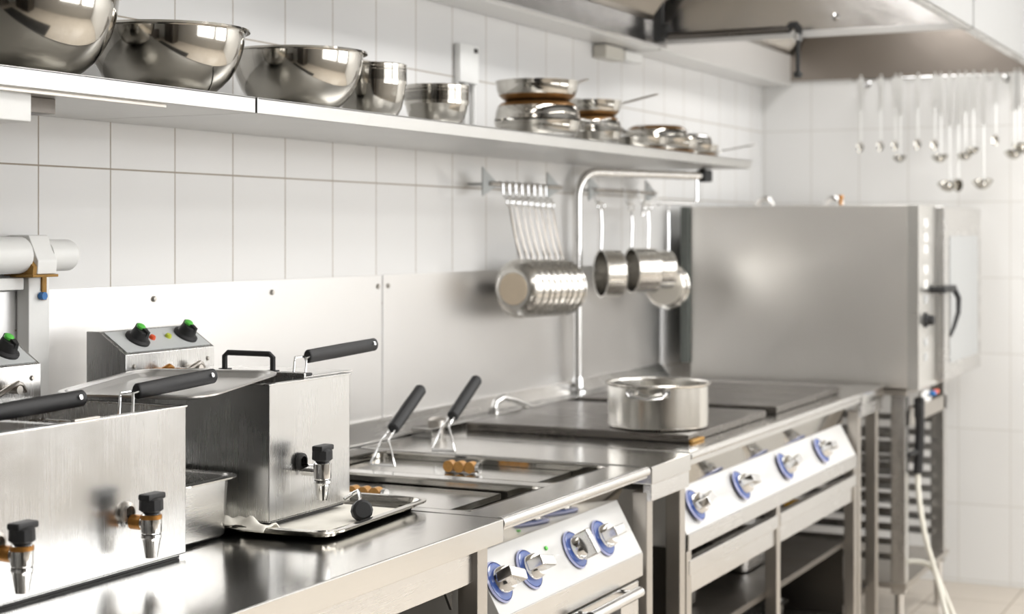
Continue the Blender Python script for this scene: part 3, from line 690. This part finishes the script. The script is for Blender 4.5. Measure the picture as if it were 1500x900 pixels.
# ---------------------------------------------------------------- hanging racks
def rack(y0, y1, label, z=1.525, hooks=()):
    t = thing('hook_rail', label, 'rail', (.05, (y0+y1)/2, z), 'utensil rails on the wall')
    MB().cyl((.075, y0, z), (.075, y1-.01, z), .006, 12).build('bar', SD, t)
    for y in (y0+.01, y1-.05):
        MB().prism([(y-.045, z-.035), (y-.045, z+.045), (y+.040, z+.004), (y+.040, z-.006)], 'x', .066, .0705, .001)\
            .cyl((.002, y, z), (.067, y, z), .003).build('end_bracket', simple('grey_paint', (.42, .44, .44), .4) if 'grey_paint' not in MATS else MATS['grey_paint'], t)
    for y in hooks:
        MB().tube([(.075, y, z+.008), (.085, y, z), (.086, y, z-.028), (.092, y+.002, z-.040), (.104, y+.003, z-.036)], .0024, 8).build('hook', CH, t)
hy = [4.055+.040*k for k in range(8)]
rack(4.00, 4.475, 'wall rail holding eight hanging pans', hooks=hy)
hy2 = [4.69, 4.94, 5.06, 5.215]
rack(4.72, 5.26, 'wall rail holding saucepans, right of the upright pipe', hooks=hy2)

def hang_pan(loc, label, r=.078, h=.036, L=.15, sc=1):
    """pan hanging from its handle: ring at the origin, handle down, base towards -y"""
    t = thing('hanging_pan', label, 'pan', (0, 0, 0), 'small pans hanging on the first rail')
    m = MB().tube(arc((0, 0, 0), .012, 0, 360, 14, 'yz')[:-1], .0024, 8, closed=True)
    m.build('handle_ring', CH, t)
    top = Vector((0, .004, -.012)); end = Vector((0, .068, -.012-L))
    b = MB(); n = 6
    b.tube([top+(end-top)*(k/n)+Vector((0, -.006*math.sin(PI*k/n), 0)) for k in range(n+1)], .0048, 10)
    b.tube([end, end+Vector((0, .004, -.018))], .008, 10)
    b.build('handle', CH, t)
    c = Vector((0, .060, -.012-L-r))
    F = frame(c, (0, 1, 0))    # z axis +y : base at -y side
    rb = r*.62
    MB().lathe([(0, -h), (rb, -h), (rb+.008, -h+.002), (r*.86, -h*.72), (r*.95, -h*.40), (r*.985, -h*.1), (r, 0), (r+.0045, .001), (r+.003, -.002), (r*.975, -h*.1), (r*.935, -h*.40), (r*.84, -h*.68), (rb, -h+.005), (0, -h+.004)], F, 48).build('bowl', steel('pan_steel', (.66, .64, .60), .26, (60, 60, 60), wave=.05) if 'pan_steel' not in MATS else MATS['pan_steel'], t)
    MB().lathe([(0, -h-.0012), (rb*.9, -h-.0012), (rb*.93, -h)], F, 40).build('base_disc', simple('tan_base', (.82, .70, .54), .4, .7, noise=.12, nscale=12) if 'tan_base' not in MATS else MATS['tan_base'], t)
    t.location = loc; return t
ords = ['first', 'second', 'third', 'fourth', 'fifth', 'sixth', 'seventh', 'last']
hp = hang_pan((.104, hy[0], 1.475), 'first of the eight hanging pans, tan base in plain view')
hp.rotation_euler = (0, 0, D(-4))
for k in range(1, 8):
    dup(hp, ords[k]+' of the eight hanging pans counting away from the viewer', (.104, hy[k], 1.475-.0008*k), (D(.6*math.sin(k*2)), 0, D(-4+1.5*math.sin(k*3))))

def hang_pot(loc, label, r, h, L, rz, base_front=False):
    t = thing('hanging_saucepan', label, 'saucepan', (0, 0, 0), 'saucepans hanging on the second rail')
    MB().tube(arc((0, 0, 0), .011, 0, 360, 14, 'yz')[:-1], .0024, 8, closed=True).build('handle_ring', CH, t)
    MB().tube([(0, 0, -.011), (0, .003, -L*.5), (0, 0, -L-.012)], .0042, 10).build('handle', CH, t)
    s = -1 if base_front else 1
    F = frame((0, 0, -.012-L-r), (0, -s, 0))     # opening along this axis
    MB().lathe([(0, -h), (r-.008, -h), (r-.001, -h+.006), (r, -h+.012), (r, -.004), (r+.004, 0), (r-.002, 0), (r-.003, -h+.012), (r-.01, -h+.003), (0, -h+.003)], F, 44).build('body', MATS['pan_steel'], t)
    t.location = loc; t.rotation_euler = (0, 0, D(rz)); return t
hang_pot((.108, hy2[0], 1.473), 'leftmost hanging saucepan, dark opening turned to the left', .072, .066, .125, -48)
hang_pot((.108, hy2[1], 1.473), 'middle hanging saucepan with its dark opening facing left', .072, .085, .12, -46)
hang_pot((.118, hy2[2], 1.473), 'smaller saucepan hanging just behind the middle one', .062, .085, .13, -50)
hp2 = hang_pot((.130, hy2[3], 1.473), 'round pan at the right end of the rail, pale base facing out', .074, .035, .175, 0, True)
MB().lathe([(0, .0375), (.062, .0375), (.064, .036)], frame((.130, hy2[3], 1.473-.012-.175-.074), (0, -1, 0)), 40).build('base_disc', simple('pale_base', (.80, .76, .68), .4, .6), hp2)

# ---------------------------------------------------------------- white pipe and trunking at left
t = thing('wall_pipe', 'white wall pipe with sleeve and grimy clamp at the left edge', 'pipe', (.035, 2.2, 1.32))
MB().cyl((.036, 1.6, 1.350), (.036, 2.232, 1.350), .033, 28).build('pipe', WH, t)
MB().cyl((.038, 2.287, 1.349), (.038, 2.352, 1.349), .029, 28).lathe([(.029, 0), (.026, .006), (0, .008)], frame((.038, 2.352, 1.349), (0, 1, 0)), 28).build('end_sleeve', WH, t)
MB().prism([(.002, 1.316), (.070, 1.316), (.072, 1.34), (.050, 1.386), (.002, 1.386)], 'y', 2.240, 2.290, .003).build('coupling', WH, t)
MB().prism([(.002, 1.314), (.068, 1.314), (.070, 1.33), (.03, 1.372), (.002, 1.38)], 'y', 2.230, 2.2395).box(.02, .074, 2.225, 2.29, 1.311, 1.3158, .001).build('grime', RUST, t, 'brown grime around the joint')
t = thing('cable_trunking', 'white upright cable trunking below the wall pipe', 'trunking', (.02, 2.28, .885))
MB().box(.005, .034, 2.258, 2.312, .885, 1.310, .003).build('channel', WH, t)
MB().box(.034, .038, 2.288, 2.300, 1.268, 1.310, .001).build('drip_stain', RUST, t)
MB().cyl((.036, 2.286, 1.276), (.046, 2.286, 1.276), .007).build('blue_cap', BLUEP, t)
tag(centre(MB().box(.005, .03, 1.5, 2.25, 1.288, 1.310, .002).build('ledge_strip', WH)), 'narrow white ledge strip under the wall pipe at the left edge', 'trim')

# ---------------------------------------------------------------- extraction hood
HZ = 2.02
t = thing('extraction_hood', 'big steel extraction hood over the cookers, near section with slatted filters', 'hood', (.6, 4.1, HZ))
H0, H1 = 2.9, 5.13
MB().box(1.146, 1.155, H0, H1, HZ, 2.62, .002).build('front_panel', simple('white_painted_steel', (.36, .36, .355), .4), t)
MB().box(1.120, 1.148, H0, H1, HZ-.006, HZ+.006, .002).build('front_lip', S, t)
MB().box(.004, .13, H0, H1, HZ-.018, HZ-.012, .001).build('rear_shelf', simple('pale_sheet', (.72, .71, .69), .3, .3), t)
MB().box(.125, .131, H0, H1, HZ-.014, 2.095, .0015).box(.131, .16, H0, H1, HZ-.014, HZ-.010).build('grease_gutter', SH, t)
MB().box(.004, 1.15, H1-.008, H1, HZ, 2.62, .002).build('end_panel', SH, t)
MB().box(.131, 1.145, H1-.020, H1-.008, HZ-.006, HZ+.016, .002).build('bottom_flange', MATS['pale_sheet'], t)
MB().box(.004, 1.15, H0, H0+.006, HZ+.0, 2.62, .002).build('near_end_panel', SH, t)
MB().box(.004, 1.15, H0, H1, 2.62, 2.63, .002).build('top_panel', SH, t)
# sloped filters
nf = 4; fw = (H1-H0-.16)/nf
sl = Vector((.40, 0, .50)); 
for k in range(nf):
    y0 = H0+.03+k*(fw+.02)
    f = MB(); n = 14
    a = math.atan2(.50, .40)
    M = Matrix.Translation((.135, y0, 2.09)) @ Matrix.Rotation(-a, 4, 'Y')
    L = .62
    f.box(0, L, 0, .02, 0, .03, .002, M).box(0, L, fw-.02, fw, 0, .03, .002, M).box(0, .02, 0, fw, 0, .03, .002, M).box(L-.02, L, 0, fw, 0, .03, .002, M)
    fo = f.build('filter', SD, t)
    g = MB()
    for j in range(n):
        yy = .025+(fw-.05)*(j+.5)/n
        g.prism([(yy-.012, .004), (yy, -.008), (yy+.012, .004), (yy, .008)], 'x', .02, L-.02, M=M)
    g.box(.02, L-.02, .02, fw-.02, .024, .028, 0, M).build('baffles', simple('filter_grey', (.34, .32, .29), .4, .8) if 'filter_grey' not in MATS else MATS['filter_grey'], fo)
HY = H1-.09
MB().box(.150, .180, HY-.015, HY+.015, HZ-.004, 2.6, .002).build('corner_post', BKM, t)
MB().cyl((.18, HY, HZ+.03), (.20, HY, HZ+.03), .026).cyl((.19, HY, HZ+.012), (.225, HY, HZ+.012), .010).build('bracket_joint', BKM, t)
MB().tube([(.195, HY, HZ+.011), (.605, HY, HZ+.013)], .0125, 12).build('light_tube', SDK, t)
MB().tube([(.595, HY, HZ+.008), (.612, HY, HZ+.026), (.624, HY, HZ+.028), (.634, HY, HZ+.014), (.634, HY, HZ-.006)], .012, 12).build('elbow', BKM, t)
MB().cyl((.632, HY, HZ-.002), (.632, HY, HZ-.024), .013).build('coupling', CH, t)
MB().cyl((.632, HY, HZ-.02), (.632, HY, HZ-.125), .0065).lathe([(.0, 0), (.013, .002), (.015, .016), (.0065, .022)], Matrix.Translation((.632, HY, HZ-.142)), 18).build('drop_rod', BKM, t)
MB().lathe([(.010, 0), (.012, .006), (.007, .02), (0, .022)], frame((.73, H1-.0085, 2.075), (0, -1, 0)), 14).build('rivet_knob', CH, t)
t = thing('extraction_hood', 'far section of the steel extraction hood above the oven and ladles', 'hood', (.6, 5.9, HZ))
G0, G1 = 5.15, 6.645
MB().box(1.146, 1.155, G0, G1, HZ, 2.62, .002).build('front_panel', MATS['white_painted_steel'], t)
MB().box(1.120, 1.148, G0, G1, HZ-.006, HZ+.006, .002).build('front_lip', S, t)
MB().box(.004, 1.15, G1-.006, G1, HZ, 2.62, .002).build('end_panel', SHD, t)
MB().box(.004, 1.15, G0, G1, 2.62, 2.63, .002).build('top_panel', SH, t)
MB().box(.004, .13, G0, G1, HZ-.018, HZ-.012, .001).box(.125, .131, G0, G1, HZ-.014, 2.13, .0015).build('rear_gutter', MATS['pale_sheet'], t)
a = math.atan2(.50, .40); M = Matrix.Translation((.135, G0+.03, 2.13)) @ Matrix.Rotation(-a, 4, 'Y'); fw = 1.42; L = .58
f = MB().box(0, L, 0, .02, 0, .03, .002, M).box(0, L, fw-.02, fw, 0, .03, .002, M).box(0, .02, 0, fw, 0, .03, .002, M).box(L-.02, L, 0, fw, 0, .03, .002, M)
fo = f.build('filter', SD, t); g = MB()
for j in range(36):
    yy = .03+(fw-.06)*(j+.5)/36; g.prism([(yy-.012, .004), (yy, -.008), (yy+.012, .004), (yy, .008)], 'x', .02, L-.02, M=M)
g.box(.02, L-.02, .02, fw-.02, .024, .028, 0, M).build('baffles', MATS['filter_grey'], fo)
t = thing('junction_box', 'small pale junction box on the wall just below the hood', 'box', (.03, 5.0, 1.955))
MB().box(.002, .05, 4.87, 5.02, 1.955, 1.998, .004).build('body', simple('beige_box', (.60, .58, .52), .4), t)
MB().box(.012, .058, 5.02, 5.17, 1.962, 1.992, .006).build('cover', WH, t)

for (y, z, l, lab) in ((3.85, 2.51, 1.5, 'long fill lamp added up inside the near hood section'), (5.85, 2.43, 1.2, 'fill lamp added up inside the far hood section')):  # unseen fill lamps added up inside the hood
    t = thing('hood_fill_lamp', lab, 'lamp', (.66, y, z))
    MB().box(.54, .78, y-l/2-.03, y+l/2+.03, z+.012, z+.05, .005).build('housing', WH, t)
    MB().box(.56, .76, y-l/2, y+l/2, z, z+.012).build('diffuser', LAMP, t)
    for s_ in (-1, 1): MB().cyl((.66, y+s_*l*.35, z+.05), (.66, y+s_*l*.35, 2.62), .006).build('hanger', SD, t)

# ---------------------------------------------------------------- ladles on the far wall
t = thing('utensil_rail', 'steel rail on the far wall holding ladles and spoons', 'rail', (.9, 6.45, 1.995))
MB().cyl((.44, 6.45, 1.997), (1.50, 6.45, 1.997), .006, 12).build('bar', CH, t)
for x in (.45, 1.0, 1.45): MB().cyl((x, 6.45, 1.997), (x, YF, 1.997), .005).lathe([(.016, 0), (.016, .004), (.008, .006)], frame((x, YF, 1.997), (0, -1, 0)), 16).build('stand_off', CH, t)
def ladle(loc, L, r, kind, label):
    t = thing('ladle' if kind != 'spoon' else 'serving_spoon', label, 'ladle' if kind != 'spoon' else 'spoon', (0, 0, 0), 'ladles and spoons on the far rail')
    b = MB()
    b.tube(arc((0, 0, 0), .009, -60, 150, 10, 'yz'), .0026, 8)
    b.box(-.0115, .0115, -.0115, -.0075, -L*.5, -.004, .0015)
    b.tube([(0, -.0095, -L*.46), (0, -.0095, -L*.8), (0, -.006, -L+.02)], .0042, 8)
    b.build('handle', simple('pale_polished', (.88, .88, .86), .42, 1) if 'pale_polished' not in MATS else MATS['pale_polished'], t)
    if kind == 'ladle':
        F = frame((0, -r*.85, -L+.012), (0, -.35, 1))
        MB().lathe([(0, -r*.75), (r*.4, -r*.7), (r*.75, -r*.45), (r*.95, -r*.12), (r, 0), (r+.002, .001), (r*.93, -r*.12), (r*.73, -r*.43), (r*.38, -r*.67), (0, -r*.72)], F, 28).build('bowl', SP, t)
    else:
        F = frame((0, -.012, -L-.005), (0, -1, .15))
        MB().lathe([(0, -.008), (r*.6, -.006), (r, 0), (r*.98, .001), (r*.58, -.004), (0, -.006)], F, 28, sx=.7).build('bowl', SP, t)
    t.location = loc; return t
LD = [(.455, 0, .265, .020, 'spoon', 'leftmost short spoon on the far rail'), (.535, 0, .262, .020, 'spoon', 'second short spoon from the left on the far rail'),
      (.592, .0, .262, .018, 'spoon', 'third short spoon from the left on the far rail'), (.612, .03, .325, .025, 'ladle', 'small ladle hanging lower than the leftmost spoons'),
      (.680, 0, .258, .020, 'spoon', 'fourth short spoon from the left on the far rail'), (.745, 0, .262, .020, 'spoon', 'fifth short spoon, left of the cluster of ladles'),
      (.768, .03, .325, .030, 'ladle', 'left ladle of the cluster in the middle of the rail'), (.802, 0, .43, .040, 'ladle', 'lowest-hanging ladle, its cup left of the other big one'),
      (.835, .03, .42, .026, 'spoon', 'long spoon between the two big ladles'), (.862, 0, .320, .028, 'ladle', 'medium ladle between the two big ladles'),
      (.892, .03, .300, .024, 'ladle', 'short ladle close to the right big ladle'), (.930, 0, .425, .038, 'ladle', 'big ladle to the right of the lowest one, reddish cup'),
      (.975, 0, .250, .020, 'spoon', 'short spoon right of the big ladles'), (1.045, .02, .315, .034, 'ladle', 'ladle near the right edge of the picture'),
      (1.062, 0, .285, .024, 'ladle', 'small ladle just above the one at the right edge'), (1.095, 0, .30, .03, 'ladle', 'rightmost ladle, cut by the picture edge')]
for x, dy, L, r, kd, lab in LD: ladle((x+.022, 6.442, 2.005), L+.006, r, kd, lab)

# ---------------------------------------------------------------- unseen things added near the viewer to give the steel dark reflections
m = MB().box(1.05, 2.75, -1.9, 1.75, .0005, .014, .004)  # added black sheet, stands in for the unlit floor in reflections
tag(centre(m.build('reflection_mat', simple('reflection_mat_black', (.025, .024, .023), .75, bump=.4))), 'black mat added in the aisle below the viewer to darken reflections', 'mat')
t = thing('reflection_cabinet', 'long dark cabinet added unseen behind the viewer to darken low reflections', 'cabinet', (1.5, -3.1, 0))  # added out of view to darken the lower part of reflections
MB().box(.05, 2.95, -3.45, -2.75, .1, 1.30, .01).build('carcass', SDD, t)
for k in range(4):
    d = MB().box(.07+k*.72, .07+k*.72+.70, -2.748, -2.725, .14, 1.27, .006).build('door', SDD, t)
    MB().cyl((.70+k*.72, -2.70, .6), (.70+k*.72, -2.70, .9), .009).build('handle', CH, d)
for x in (.1, 1.0, 2.0, 2.9):
    for y in (-3.4, -2.8): MB().cyl((x, y, 0), (x, y, .102), .02).build('foot', BKM, t)
t = thing('reflection_fridge', 'tall dark unit added unseen behind the viewer, right, for dark reflections', 'reflection_fridge', (3.6, -.9, 0))  # added out of view as a dark mass for the steel to reflect
MB().box(3.1, 3.9, -1.6, -.2, .1, 2.05, .01).build('cabinet', SDD, t)
for a, b in ((-1.58, -.91), (-.89, -.22)):
    d = MB().box(3.06, 3.098, a, b, .14, 2.03, .008).build('door', SDD, t)
    MB().cyl((3.04, b-.06, .9), (3.04, b-.06, 1.3), .01).build('handle', CH, d)
for x, y in ((3.16, -1.54), (3.84, -1.54), (3.16, -.26), (3.84, -.26)): MB().cyl((x, y, 0), (x, y, .102), .02).build('foot', BKM, t)
